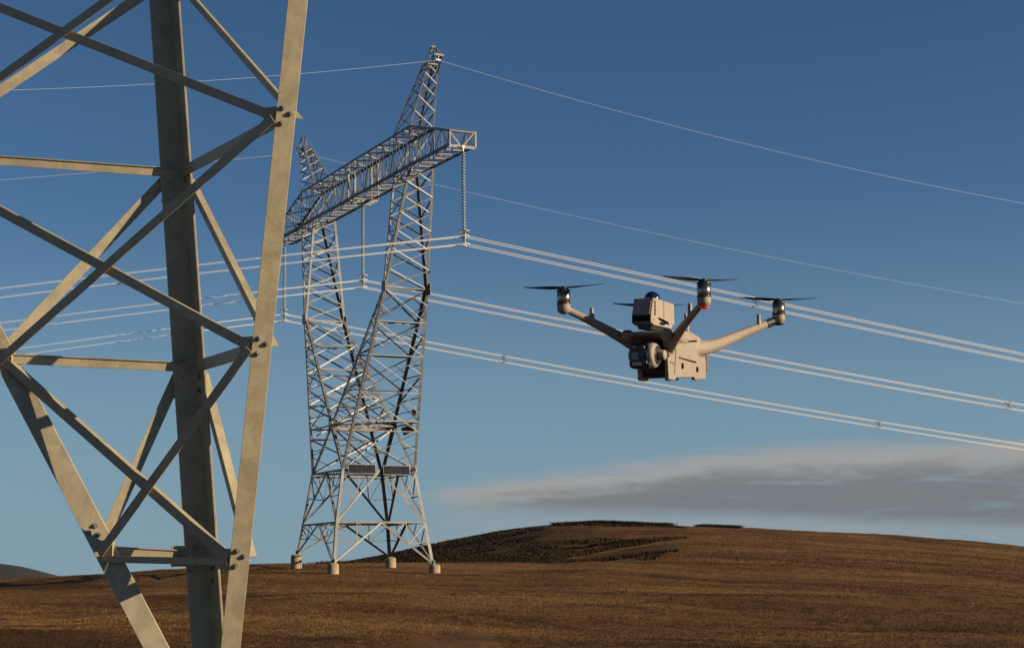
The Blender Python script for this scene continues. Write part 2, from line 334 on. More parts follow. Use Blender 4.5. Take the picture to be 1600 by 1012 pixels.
# grass tussocks: blades as thin triangles
def blades(name, X, Y, per, h, spread, wid, col_a, col_b, label, cat, seed, lean=.6):
    r = np.random.default_rng(seed); n = len(X); X = np.repeat(X, per); Y = np.repeat(Y, per)
    px = X + r.normal(0, spread, n * per); py = Y + r.normal(0, spread, n * per); pz = ground_z(px, py) - .02
    th = r.uniform(0, 2 * PI, n * per); hh = h * r.uniform(.45, 1.25, n * per); ww = wid * r.uniform(.6, 1.4, n * per)
    lx = r.normal(.10, lean * .5, n * per) * hh; ly = r.normal(0, lean * .5, n * per) * hh; lx = lx * 2.2
    dx = np.cos(th) * ww; dy = np.sin(th) * ww
    v = np.empty((n * per, 3, 3)); v[:, 0] = np.stack([px - dx, py - dy, pz], -1); v[:, 1] = np.stack([px + dx, py + dy, pz], -1)
    v[:, 2] = np.stack([px + lx, py + ly, pz + hh], -1)
    m = mat(name, col_a, .85, 0, .15); t = m.node_tree
    g = N(t, 'ShaderNodeNewGeometry')
    mp0 = N(t, 'ShaderNodeMapping'); mp0.inputs['Rotation'].default_value = (0, 0, .5); t.links.new(g.outputs['Position'], mp0.inputs[0])
    mp = N(t, 'ShaderNodeMapping'); mp.inputs['Scale'].default_value = (.38, 1, 1); t.links.new(mp0.outputs[0], mp.inputs[0])
    f = noise(t, mp.outputs[0], .12, 7, .68, .6); f2 = noise(t, g.outputs['Position'], 2.6, 3, .7)
    c = mixc(t, SM(t, MA(t, 'MULTIPLY_ADD', f, .60, MA(t, 'MULTIPLY', f2, .40)), .42, .59), col_a, col_b)
    t.links.new(c, t.nodes['Principled BSDF'].inputs['Base Color'])
    o = np_mesh(name, v.reshape(-1, 3), np.arange(n * per * 3).reshape(-1, 3), m, False)
    return tag(o, label, cat, kind='stuff')
nG = 95000
rr = 46 * (124 / 46.) ** rng.uniform(0, 1, nG) ** .8; aa = rng.uniform(-.33, .33, nG)
dens = vnoise(aa * rr, rr, 6, 11) + vnoise(aa * rr, rr, 2.1, 12) * .7; keep = dens > -.45
rr, aa = rr[keep], aa[keep]
blades('grass', aa * rr, rr, 7, .070, .13, .014, (.042, .020, .008), (.215, .122, .044), 'short dry brown moor grass in tussocks', 'grass', 3)
nF = 26000; rr = rng.uniform(118, 268, nF); aa = rng.uniform(-.02, .34, nF)
keep = (aa * 100 + vnoise(aa * rr, rr, 14, 5) * 12) > 4.5
blades('dry_grass', (aa * rr)[keep], rr[keep], 5, .09, .4, .04, (.085, .042, .016), (.150, .082, .030), 'dry brown grass over the farther hill', 'grass', 4)
# dark heather on the far flank
nH = 15000; rr = rng.uniform(122, 266, nH); aa = rng.uniform(-.12, .10, nH)
keep = ((aa * 100 + vnoise(aa * rr, rr, 14, 5) * 14 - (rr - 190) * .012) < 4.5) & (vnoise(aa * rr, rr, 5, 15) + .8 * vnoise(aa * rr, rr, 17, 16) > -.12 - np.clip(.02 - aa, 0, .1) * 1.5)
blades('tufts', (aa * rr)[keep], rr[keep], 9, .27, .36, .09, (.014, .011, .008), (.044, .029, .015), 'dark heather covering the left flank of the farther hill', 'tufts', 6, 1.0)
def shrub_row(x0, x1, R, h, n, label, seed):
    r = np.random.default_rng(seed); px = r.uniform(x0, x1, n); A = np.array([ray(x, 820)[0] for x in px])
    Y = R + r.normal(0, 1.6, n); 
    o = blades('shrub_row', A * Y, Y, 8, h * .75, .30, .10, (.012, .012, .009), (.03, .025, .015), label, 'shrubs', seed, 1.1)
    del o['kind']; o['group'] = 'dark shrub rows on the far hilltop'; return o
shrub_row(868, 1046, 262, .75, 900, 'long low row of dark shrubs along the top of the far hill', 21)
shrub_row(1094, 1152, 262, .62, 420, 'short separate row of dark shrubs on the hilltop skyline under the drone', 22)

# ------------------------------------------------------------------ far lattice tower
YAW = 1.108; TX, TY, TZ = -9.233, 104.237, .962
Tax = Vector((math.cos(YAW), -math.sin(YAW), 0)); Lax = Vector((math.sin(YAW), math.cos(YAW), 0)); Zax = Vector((0, 0, 1))
TO = Vector((TX, TY, TZ))
def W(T, L, z): return TO + Tax * T + Lax * L + Zax * z
def WD(v): return Tax * v[0] + Lax * v[1] + Zax * v[2]
tower = empty('lattice_tower', TO, 'tall galvanised lattice power pylon with a long crossarm and two peaks, on the hillside behind', 'pylon')
def lerp(a, b, t): return tuple(a[i] + (b[i] - a[i]) * t for i in range(3))
def leg(mb, a, b, w=.15):          # leg angle with flanges towards the tower's middle
    mb.angle(W(*a), W(*b), WD((-1 if leg.sT > 0 else 1, 0, 0)), WD((0, -1 if leg.sL > 0 else 1, 0)), w, .018)
def brace(mb, a, b, nrm, w=.075, off=.0, t=None, w2=None):
    A = W(*a) + WD(nrm) * off; B = W(*b) + WD(nrm) * off; ax = (B - A)
    if ax.length < .05: return
    d = ax.normalized().cross(WD(nrm)).normalized()
    if d.z > 0: d = -d
    mb.angle(A, B, d, -WD(nrm), w, t or .010, w2)
FOOT = {(-1, -1): .40, (1, -1): -.20, (1, 1): -.35, (-1, 1): .17}
b0z, r1, wz = 0, 2.257, 5.369
def bodyc(z):                       # half widths of the body by height
    if z < r1: k = z / r1; return 3.345 + (2.975 - 3.345) * k, 3.18 + (2.878 - 3.18) * k
    k = (z - r1) / (wz - r1); return 2.975 + (2.647 - 2.975) * k, 2.878 + (2.378 - 2.878) * k
for (sT, sL), fz in FOOT.items():
    leg.sT, leg.sL = sT, sL; mb = MB(TO)
    T, L = bodyc(fz); T1, L1 = bodyc(r1); T2, L2 = bodyc(wz)
    leg(mb, (sT * T, sL * L, fz), (sT * T1, sL * L1, r1), .19); leg(mb, (sT * T1, sL * L1, r1), (sT * T2, sL * L2, wz), .18)
    mb.box(W(sT * T, sL * L, fz + .02), .22, .22, .02, (Tax, Lax, Zax))
    for q in (-1, 1): mb.box(W(sT * (T - .08), sL * (L - .08), fz + .15), .15 if q > 0 else .01, .01 if q > 0 else .15, .13, (Tax, Lax, Zax))
    mb.build('leg', M_far, tower)
mb = MB(TO)
def face_pts(face, z):
    T, L = bodyc(z)
    return {'T+': ((T, -L, z), (T, L, z), (1, 0, 0)), 'T-': ((-T, -L, z), (-T, L, z), (-1, 0, 0)),
            'L+': ((-T, L, z), (T, L, z), (0, 1, 0)), 'L-': ((-T, -L, z), (T, -L, z), (0, -1, 0))}[face]
def sgn(p): return (1 if p[0] > 0 else -1, 1 if p[1] > 0 else -1)
for face in ('T+', 'T-', 'L+', 'L-'):
    a1, c1_, n = face_pts(face, r1); a2, c2_, _ = face_pts(face, wz); a0, c0_, _ = face_pts(face, 0)
    f0 = lambda p: bodyc(FOOT[sgn(p)])
    a0 = (sgn(a0)[0] * f0(a0)[0], sgn(a0)[1] * f0(a0)[1], FOOT[sgn(a0)] + .08); c0_ = (sgn(c0_)[0] * f0(c0_)[0], sgn(c0_)[1] * f0(c0_)[1], FOOT[sgn(c0_)] + .08)
    m1 = lerp(a1, c1_, .5); m2 = lerp(a2, c2_, .5)
    brace(mb, a1, c1_, n, .11); brace(mb, a2, c2_, n, .13)
    a2b = (a2[0], a2[1], a2[2] - .22); c2b = (c2_[0], c2_[1], c2_[2] - .22); brace(mb, a2b, c2b, n, .08)
    for foot, ring, mid in ((a0, a1, m1), (c0_, c1_, m1), (a1, a2, m2), (c1_, c2_, m2)):
        brace(mb, foot, mid, n, .12, .012)
        h1 = lerp(foot, mid, .48); l1 = lerp(foot, ring, .52); brace(mb, h1, l1, n, .055); brace(mb, h1, lerp(foot, ring, .98), n, .05)
        brace(mb, h1, lerp(ring, mid, .45), n, .05)
        h2 = lerp(foot, mid, .74); brace(mb, h2, lerp(ring, mid, .45), n, .045)
# plan bracing at the rings
for z in (r1, wz):
    T, L = bodyc(z)
    mids = [(T, 0, z), (0, L, z), (-T, 0, z), (0, -L, z)]
    for i in range(4): brace(mb, mids[i], mids[(i + 1) % 4], (0, 0, 1), .08)
    brace(mb, (T, L, z), (-T, -L, z - .02), (0, 0, 1), .06)
mb.build('bracing', M_far, tower)
# K-shaped upper body: outer legs from the waist, inner legs crossing from the opposite corner
KZ, KT, KL = 15.671, 6.981, 1.40; CZ, CL, CTO, CTI = 22.38, .781, 9.319, 6.867; ZX = 8.2
def outerT(z): return 2.647 + (KT - 2.647) * (z - wz) / (KZ - wz)
def innerT(z): return -2.647 + (KT - .32 + 2.647) * (z - wz) / (KZ - wz)
def halfL(z): return 2.378 + (KL - 2.378) * (z - wz) / (KZ - wz)
zs = [wz, ZX]
z = ZX; step = 1.75
lev = [ZX, 9.6, 10.9, 12.1, 13.2, 14.2, 15.0, KZ]
for s in (-1, 1):
    arm = MB(TO)
    for sL in (-1, 1):
        n = (0, sL, 0)
        P_o = lambda z: (s * outerT(z), sL * halfL(z), z); P_i = lambda z: (s * innerT(z), sL * halfL(z), z)
        brace(arm, P_o(wz), P_i(ZX), n, .085); brace(arm, P_o(ZX), P_i(ZX), n, .085)
        brace(arm, lerp(P_o(wz), P_o(ZX), .5), lerp(P_o(wz), P_i(ZX), .5), n, .05)
        for i in range(len(lev) - 1):
            a, b = lev[i], lev[i + 1]
            if i % 2: brace(arm, P_i(a), P_o(b), n, .075, -.01)
            else: brace(arm, P_o(a), P_i(b), n, .075, -.01)
            if 0 < i < 6: brace(arm, P_o(a), P_i(a), n, .055)
            if i < 4:
                mid = lerp(P_o(a), P_i(b), .5) if i % 2 == 0 else lerp(P_i(a), P_o(b), .5)
                brace(arm, mid, P_o((a + b) / 2), n, .045); brace(arm, mid, P_i((a + b) / 2), n, .045)
    for Tf, lv, n in ((outerT, [wz, 7.6, 9.8, 11.9, 13.8, KZ], (s, 0, 0)), (innerT, [ZX, 10.2, 12.1, 13.9, KZ], (-s, 0, 0))):
        for i in range(len(lv) - 1):
            a, b = lv[i], lv[i + 1]; q = 1 if i % 2 else -1
            kw = .62 if (Tf is outerT and s > 0) else 1.0
            brace(arm, (s * Tf(a), q * halfL(a), a), (s * Tf(b), -q * halfL(b), b), n, .085 * kw)
            brace(arm, (s * Tf(a), -q * halfL(a), a), (s * Tf(b), q * halfL(b), b), n, .075 * kw, -.03)
            brace(arm, (s * Tf(b), -halfL(b), b), (s * Tf(b), halfL(b), b), n, .10 * kw)
            m_ = (a + b) / 2
            for qq in (-1, 1): 
                brace(arm, (s * Tf(m_), qq * halfL(m_), m_), (s * Tf((a * 3 + b) / 4), qq * halfL(a) * .5, (a * 3 + b) / 4), n, .045)
                brace(arm, (s * Tf(m_), qq * halfL(m_), m_), (s * Tf((a + b * 3) / 4), qq * halfL(b) * .5, (a + b * 3) / 4), n, .045)
    # knee gusset plates and level frame
    for sL in (-1, 1):
        arm.box(W(s * (KT - .1), sL * (KL + .02), KZ), .30, .012, .33, (Tax, Lax, Zax))
    ao = arm.build('fork_arm', M_far, tower)
    for sL in (-1, 1):
        g = MB(TO); leg.sT, leg.sL = s, sL
        leg(g, (s * outerT(wz), sL * halfL(wz), wz), (s * KT, sL * KL, KZ), .17); g.build('chord', M_far, ao)
        g = MB(TO); leg.sT = -s
        leg(g, (s * innerT(wz), sL * (halfL(wz) - .03), wz), (s * (KT - .3), sL * (KL - .03), KZ), .16); g.build('chord', M_far, ao)
    # upper column
    col = MB(TO)
    o_ = lambda z: s * (KT + (CTO - KT) * (z - KZ) / (CZ - KZ)); i_ = lambda z: s * (KT - .3 + (CTI - KT + .3) * (z - KZ) / (CZ - KZ)); l_ = lambda z: KL + (CL - KL) * (z - KZ) / (CZ - KZ)
    lv = [KZ, 16.75, 17.85, 18.9, 19.9, 20.8, 21.6, CZ]
    for i in range(len(lv) - 1):
        a, b = lv[i], lv[i + 1]; q = 1 if i % 2 else -1
        for Tf, n in ((o_, (s, 0, 0)), (i_, (-s, 0, 0))):
            brace(col, (Tf(a), q * l_(a), a), (Tf(b), -q * l_(b), b), n, .075); brace(col, (Tf(a), -q * l_(a), a), (Tf(b), q * l_(b), b), n, .065, -.04)
        for sL in (-1, 1):
            A, B = (o_, i_) if (i % 2) else (i_, o_)
            brace(col, (A(a), sL * l_(a), a), (B(b), sL * l_(b), b), (0, sL, 0), .065)
            if i in (3, 5): brace(col, (o_(a), sL * l_(a), a), (i_(a), sL * l_(a), a), (0, sL, 0), .05)
    co_ = col.build('upright_column', M_far, tower)
    for sL in (-1, 1):
        for Tf, q in ((o_, s), (i_, -s)):
            g = MB(TO); leg.sT, leg.sL = q, sL
            leg(g, (Tf(KZ), sL * l_(KZ), KZ), (Tf(CZ), sL * l_(CZ), CZ + .05), .15); g.build('chord', M_far, co_)
# beam linking the two crossings at the fork
mb = MB(TO)
Lx = halfL(ZX)
for dz in (-.13, .15): brace(mb, (.0, -Lx, ZX + dz), (0, Lx, ZX + dz), (1, 0, 0), .2)
for k in range(6): brace(mb, (0, -Lx + k * Lx / 3, ZX - .16 + .32 * (k % 2)), (0, -Lx + (k + 1) * Lx / 3, ZX + .16 - .32 * (k % 2)), (1, 0, 0), .05)
for sL in (-1, 1): mb.box(W(0, sL * (Lx + .02), ZX), .30, .012, .36, (Tax, Lax, Zax))
mb.build('tie_beam', M_far, tower)
mb = MB(TO)
for sT in (-1, 1):
    for sL in (-1, 1):
        brace(mb, (0, sL * Lx, ZX), (sT * outerT(ZX), -sL * Lx, ZX), (0, 0, 1), .075)
        brace(mb, (0, sL * Lx, ZX), (sT * 2.647, -sL * 2.378, wz), (sT, 0, 0), .085)
    brace(mb, (sT * outerT(ZX), -Lx, ZX), (sT * outerT(ZX), Lx, ZX), (sT, 0, 0), .08)
mb.build('waist_bracing', M_far, tower)
# crossarm
HZ, HT, ET, EZ, EB = 24.773, 9.364, 14.822, 23.21, 22.30
def topz(T): T = abs(T); return HZ if T <= HT else HZ + (EZ - HZ) * (T - HT) / (ET - HT)
def botz(T): T = abs(T); return CZ if T <= CTO else CZ + (EB - CZ) * (T - CTO) / (ET - CTO)
xm = MB(TO)
Ts = [-ET, -13.75, -12.65, -11.55, -10.45, -HT] + [-HT + (2 * HT) * k / 18 for k in range(1, 18)] + [HT, 10.45, 11.55, 12.65, 13.75, ET]
for i, T in enumerate(Ts):
    for sL in (-1, 1):
        brace(xm, (T, sL * CL, botz(T)), (T, sL * CL, topz(T)), (0, sL, 0), .09, w2=.022)
        if i < len(Ts) - 1:
            U = Ts[i + 1]
            fl = (i % 2 == 0)
            brace(xm, (T, sL * CL, botz(T) if fl else topz(T)), (U, sL * CL, topz(U) if fl else botz(U)), (0, sL, 0), .09, -.012, w2=.022); brace(xm, (T, sL * CL, topz(T) if fl else botz(T)), ((T + U) / 2, sL * CL, (topz(T) + botz(T)) / 2), (0, sL, 0), .045, -.03, w2=.02)
    for zf, n in ((topz, (0, 0, 1)), (botz, (0, 0, -1))):
        brace(xm, (T, -CL, zf(T)), (T, CL, zf(T)), n, .065)
        if i < len(Ts) - 1:
            U = Ts[i + 1]; q = 1 if i % 2 else -1; brace(xm, (T, q * CL, zf(T)), (U, -q * CL, zf(U)), n, .06)
for s in (-1, 1):
    for T in (CTO, CTI):
        for sL in (-1, 1): brace(xm, (s * T, sL * CL, CZ), (s * T, sL * CL, HZ), (0, sL, 0), .13, w2=.04)
        brace(xm, (s * T, -CL, CZ), (s * T, CL, HZ), (s, 0, 0), .08)
    # end frame plates
    for a, b in (((s * ET, -CL, EB), (s * ET, CL, EB)), ((s * ET, -CL, EZ), (s * ET, CL, EZ)), ((s * ET, -CL, EB), (s * ET, -CL, EZ)), ((s * ET, CL, EB), (s * ET, CL, EZ))):
        brace(xm, a, b, (s, 0, 0), .10, .02)
    brace(xm, (s * ET, 0, EB), (s * ET, CL, EZ), (s, 0, 0), .07); brace(xm, (s * ET, 0, EB), (s * ET, -CL, EZ), (s, 0, 0), .07)
for q in (-.55, .55):
    brace(xm, (q, -CL, CZ - .08), (q, CL, CZ - .08), (1, 0, 0), .14)
    for sL in (-1, 1):
        brace(xm, (q, sL * CL, CZ), (q, sL * CL, HZ), (1, 0, 0), .11)
brace(xm, (0, -CL, CZ - .08), (0, CL, CZ - .08), (1, 0, 0), .12)
xo = xm.build('crossarm', M_far, tower)
for sL in (-1, 1):
    for zf, up in ((topz, 1), (botz, -1)):
        g = MB(TO); pts = [-ET, -HT, HT, ET] if up > 0 else [-ET, -CTO, CTO, ET]
        for a, b in zip(pts[:-1], pts[1:]):
            g.angle(W(a, sL * CL, zf(a)), W(b, sL * CL, zf(b)), WD((0, -sL, 0)), WD((0, 0, -up)), .14, .016)
        g.build('chord', M_far, xo)
# earth-wire peaks
for s in (-1, 1):
    g = MB(TO); zt, zn = 29.09, 28.1
    def PK(k, o, sL):   # k 0..1 base..neck
        T = (HT + (11.0 - HT) * k) if o else (CTI + (10.15 - CTI) * k); return (s * T, sL * (CL + (.33 - CL) * k), HZ + (zn - HZ) * k)
    ks = [0, .26, .49, .69, .86, 1]
    for i in range(5):
        for o in (0, 1):
            q = 1 if i % 2 else -1; n = (s if o else -s, 0, 0)
            brace(g, PK(ks[i], o, q), PK(ks[i + 1], o, -q), n, .05); brace(g, PK(ks[i], o, -q), PK(ks[i + 1], o, q), n, .045, -.03)
        for sL in (-1, 1):
            fl = i % 2; brace(g, PK(ks[i], fl, sL), PK(ks[i + 1], 1 - fl, sL), (0, sL, 0), .055); brace(g, PK(ks[i], 1 - fl, sL), PK(ks[i + 1], fl, sL), (0, sL, 0), .045, -.03)
            
    for sL in (-1, 1):
        brace(g, PK(1, 0, sL), PK(1, 1, sL), (0, sL, 0), .09)
        brace(g, PK(1, 0, sL), (s * 11.0, sL * .13, zt), (0, sL, 0), .06); brace(g, PK(1, 1, sL), (s * 11.2, sL * .13, zt), (0, sL, 0), .06)
        brace(g, PK(1, 0, sL), (s * 11.85, sL * .22, 28.42), (0, sL, 0), .06); brace(g, (s * 11.0, sL * .13, zt), (s * 11.85, sL * .22, 28.42), (0, sL, 0), .05)
        brace(g, PK(.86, 1, sL), (s * 11.85, sL * .22, 28.42), (0, sL, 0), .06)
        brace(g, PK(1, 0, sL), PK(1, 1, -sL), (0, 0, 1), .05)
    for o in (0, 1): brace(g, PK(1, o, -1), PK(1, o, 1), (s, 0, 0), .09)
    brace(g, (s * 11.85, -.30, 28.42), (s * 11.85, .30, 28.42), (s, 0, 0), .12); brace(g, (s * 11.1, -.14, zt), (s * 11.1, .14, zt), (s, 0, 0), .09)
    go = g.build('peak', M_far, tower)
    for o in (0, 1):
        for sL in (-1, 1):
            h = MB(TO); leg.sT, leg.sL = (s if o else -s), sL; leg(h, PK(0, o, sL), PK(1, o, sL), .085); h.build('chord', M_far, go)
    h = MB(TO); h.tube([W(s * 11.75, 0, 28.36), W(s * 11.72, 0, 28.12)], .035, 8); h.box(W(s * 11.7, 0, 28.08), .05, .16, .045, (Tax, Lax, Zax)); h.build('wire_clamp', M_fit, tower)

# concrete footings
foot_lab = {(-1, -1): 'concrete footing farthest left under the distant pylon, set apart on the skyline edge', (1, -1): 'concrete footing under the front left leg of the distant pylon',
            (1, 1): 'concrete footing under the front right leg of the distant pylon, nearest the dark slope', (-1, 1): 'concrete footing under the rear right leg of the distant pylon, third from the left'}
for (sT, sL), fz in FOOT.items():
    T, L = bodyc(fz); p = W(sT * T, sL * L, fz - .01); gzz = gz(p.x, p.y)
    f = MB((p.x, p.y, gzz)); low = min(gzz - .5, p.z - .6)
    f.lathe((p.x, p.y, low), (0, 0, 1), [(0, .36), (p.z - low - .03, .33), (p.z - low, .305), (p.z - low + .002, .01)], 28)
    tag(f.build('concrete_footing', M_conc), foot_lab[(sT, sL)], 'footing', 'concrete footings of the distant pylon')

# solar panels on the waist frame (front face T+)
def panel_array(c, right, up, n, pw, ph, label):
    c = Vector(c); right = Vector(right).normalized(); up = Vector(up).normalized(); nn = right.cross(up).normalized()
    e = empty('solar_panel', c, label, 'solar panel', 'solar panels on the distant pylon')
    fr = MB(c); fr.box(c - nn * .03, n * pw / 2 + .03, ph / 2 + .04, .02, (right, up, nn))
    fr.box(c - nn * .09 - up * ph * .3, n * pw / 2, .03, .03, (right, up, nn)); fr.build('frame', M_frame, e)
    for k in range(n):
        p = c + right * ((k - (n - 1) / 2) * pw); m = MB(c); m.box(p + nn * .003, pw / 2 - .022, ph / 2 - .005, .012, (right, up, nn)); m.build('cell_plate', M_panel, e)
tw, lw = bodyc(wz)
panel_array(W(tw + .18, -lw + 1.22, wz - .02), Lax, Zax * .97 - Tax * .2, 3, .56, .52, 'left of the two dark solar arrays mounted side by side on the pylon waist')
panel_array(W(tw + .18, lw - 1.32, wz - .06), Lax, Zax * .97 - Tax * .2, 3, .56, .52, 'right of the two dark solar arrays mounted side by side on the pylon waist')
pz = 8.3
c = unp(637, 671, 103.2)
panel_array(c, Vector((1, 0, .42)), Vector((-.35, -.35, .85)), 1, .66, .42, 'small tilted dark panel on the inner side of the pylon leg above the arrays')
def camera_box(c, label):
    c = Vector(c); e = empty('monitoring_camera', c, label, 'camera', 'monitoring cameras on the distant pylon')
    m = MB(c); m.box(c, .13, .10, .15); m.box(c + Vector((0, -.02, -.20)), .06, .06, .05); m.build('housing', M_fit, e, bevel=.012)
    m = MB(c); m.lathe(c + Vector((0, -.1, .02)), (0, -1, 0), [(0, .07), (.12, .07), (.13, .05)], 12); m.build('lens', M_dark, e)
    m = MB(c); m.tube([c + Vector((.06, .05, .14)), c + Vector((.06, .05, .36))], .02, 6); m.build('bracket', M_fit, e)
p = W(0, -Lx - .18, ZX + .1); camera_box(p + Vector((.18, -.1, .1)), 'pale camera box at the left end of the beam across the pylon fork')
p = W(outerT(8.6) - .3, halfL(8.6) - .25, 8.75); camera_box(p, 'pale camera box on the right pylon leg above the small tilted panel')
camera_box(W(tw + .1, lw - .15, wz - .02), 'pale camera box beside the right end of the pylon solar arrays')

# ------------------------------------------------------------------ insulator strings
BZ = 17.02; ITT = 14.99
def string_at(T, label):
    top = W(T, 0, (EB if T else CZ - .1)); bot = W(T, 0, BZ); e = empty('insulator_string', top, label, 'insulator', 'hanging insulator strings')
    m = MB(top); m.tube([top, top - Zax * .32], .03, 8); m.box(top - Zax * .06, .05, .09, .07, (Tax, Lax, Zax)); m.build('hanger', M_fit, e)
    n = 27; z0 = .32; z1 = top.z - bot.z - .55; m = MB(top)
    for k in range(n):
        c = top - Zax * (z0 + (z1 - z0) * (k + .5) / n); hh = (z1 - z0) / n
        m.lathe(c, (0, 0, 1), [(-hh * .5, .028), (-hh * .16, .045), (-hh * .12, .125), (hh * .02, .128), (hh * .16, .06), (hh * .3, .045), (hh * .5, .028)], 12)
    m.build('discs', M_glass, e)
    m = MB(top); b = bot
    m.tube([top - Zax * z1, b + Zax * .30], .03, 8)
    m.box(b + Zax * .42, .20, .012, .10, (Tax, Lax, Zax)); m.box(b + Zax * .05, .15, .012, .22, (Tax, Lax, Zax))
    for q in (-1, 1):
        m.tube([b + Tax * .22 * q + Zax * .4, b + Tax * .22 * q + Zax * .52 + Lax * .02, b + Tax * .30 * q + Zax * .58], .022, 6)
    m.build('yoke_plate', M_fit, e)
    m = MB(top); ring = [b + Zax * .50 + (Tax * math.cos(2 * PI * k / 20) + Lax * math.sin(2 * PI * k / 20)) * .30 for k in range(21)]
    m.tube(ring, .025, 6, False); m.build('guard_ring', M_fit, e)
    for dz in (.22, -.22):
        for dt in (-.2, .2):
            m = MB(top); p = b + Zax * dz + Tax * dt
            m.tube([p - Lax * .24 - Zax * .03, p - Lax * .1 + Zax * .01, p + Lax * .1 + Zax * .01, p + Lax * .24 - Zax * .03], [.03, .055, .055, .03], 8)
            m.tube([p, p + Zax * .10], .025, 6); m.build('clamp', M_fit, e)
string_at(ITT, 'right insulator string hanging from the near tip of the pylon crossarm')
string_at(0, 'middle insulator string hanging between the two pylon columns')
string_at(-ITT, 'left insulator string hanging from the far crossarm end, just beside the near steel leg')

# ------------------------------------------------------------------ conductors
DEV = -.07
def wdir(dev):
    a = math.atan2(Lax.y, Lax.x) + dev; return Vector((math.cos(a), math.sin(a), 0))
dR, dL = wdir(DEV), Lax.copy()
def wpt(base, s, kr, kl):
    if s >= 0: return base + dR * s + Zax * (kr[0] * s + kr[1] * s * s)
    return base + dL * s + Zax * (kl[0] * s + kl[1] * s * s)
def sgrid(a, b): 
    v = [0]; 
    s = list(np.linspace(a, 0, 46)) + list(np.linspace(0, b, 60))[1:]; return s
def bundle(T, kr, kl, spacers, label):
    base0 = W(T, 0, BZ); e = empty('power_line', base0, label, 'power line', 'four-wire conductor bundles')
    side = Tax
    for dz in (.22, -.22):
        for dt in (-.2, .2):
            m = MB(base0); b = base0 + Zax * dz + side * dt
            gs = sgrid(-50, 85); m.tube([wpt(b, s, kr, kl) for s in gs], [.0205 - .0115 * min(1, max(0, -s / 12)) for s in gs], 5, True); m.build('wire', M_wire, e)
    for s in spacers:
        c = wpt(base0, s, kr, kl); m = MB(base0)
        for a, b in (((-.2, -.22), (.2, .22)), ((-.2, .22), (.2, -.22))):
            m.tube([c + side * a[0] + Zax * a[1], c + side * b[0] + Zax * b[1]], .022, 6)
        for dz in (.22, -.22):
            for dt in (-.2, .2): p = c + side * dt + Zax * dz; m.tube([p - dR * .09, p + dR * .09], .05, 8)
        m.build('spacer', M_bolt, e)
def s_at(T, kr, kl, xs):
    out = []
    for x in xs:
        best = min((abs(proj(*wpt(W(T, 0, BZ), s, kr, kl))[0] - x), s) for s in np.linspace(-50, 80, 2601)); out.append(best[1])
    return out
kN = ((-.1427, .000134), (.1694, -.000436)); kM = ((-.1425, .000246), (.1667, -.000438)); kF = ((-.1474, .000306), (.1681, -.000682))
bundle(ITT, *kN, s_at(ITT, *kN, (1180, 187)), 'upper four-wire power line from the near crossarm tip, passing behind the drone rotors')
bundle(0, *kM, s_at(0, *kM, (957, 1575)), 'middle four-wire power line from the string between the pylon columns')
bundle(-ITT, *kF, s_at(-ITT, *kF, (787, 1373)), 'lowest four-wire power line from the far crossarm end, below the drone')
for s, kr, kl, lab in ((1, (-.1865, .001302), (.2334, .001774), 'thin single earth wire from the right pylon peak, highest in the sky'),
                       (-1, (-.1589, .000557), (.2007, .000615), 'thin single earth wire from the left pylon peak')):
    b = W(s * 11.7, 0, 28.08); m = MB(b); m.tube([wpt(b, t, kr, kl) for t in sgrid(-50, 75)], .0075, 5, True)
    tag(m.build('earth_wire', M_wire), lab, 'wire', 'earth wires')

# ------------------------------------------------------------------ near pylon leg
# each leg is a straight line: bottom pixel+distance, top pixel+distance
LEG = {'l': (unp(322, 1172, 11.45), unp(-165, 240, 11.62)), 'r': (unp(343, 1172, 11.42), unp(446, 182, 10.6)), 'c': (unp(338, 1190, 11.55), unp(276, 271, 12.1))}
def on(k, y):                       # the point of leg k seen at height y of the picture
    a, b = LEG[k]; lo, hi = -4., 3.
    for _ in range(60):
        m = (lo + hi) / 2; p = a + (b - a) * m
        if p.y <= 0: lo = m; continue
        if proj(*p)[1] > y: lo = m
        else: hi = m
    return a + (b - a) * (lo + hi) / 2
base = LEG['c'][0].copy(); near = empty('steel_pylon_leg', (base.x, base.y, gz(base.x, base.y)), 'weathered steel leg of a nearby pylon with crossed braces, cut off by the left edge', 'pylon')
NO = near.location
nL = [on('l', y) for y in (860, 560, 240, -130)]; nR = [on('r', y) for y in (872, 540, 180, -220)]; nC = [on('c', y) for y in (868, 574, 271, -40)]
dlc = (nC[2] - nL[2]); dlc.z = 0; dlc.normalize(); dlr = (nR[2] - nL[2]); dlr.z = 0; dlr.normalize(); dcr = (nR[2] - nC[2]); dcr.z = 0; dcr.normalize()
n_lc = Vector((dlc.y, -dlc.x, 0)); n_lr = Vector((dlr.y, -dlr.x, 0)); n_cr = Vector((-dcr.y, dcr.x, 0))   # n_lc, n_lr face the camera
if n_lc.y > 0: n_lc = -n_lc
if n_lr.y > 0: n_lr = -n_lr
if n_cr.x > 0: n_cr = -n_cr
topz_ = -500
def legend(k, y0, y1, d1, d2, w, t, name, w2=None, shift=Vector((0, 0, 0))):
    m = MB(NO); m.angle(on(k, y0) + shift, on(k, y1) + shift, d1, d2, w, t, w2); return m.build(name, M_near, near, bevel=.0025)
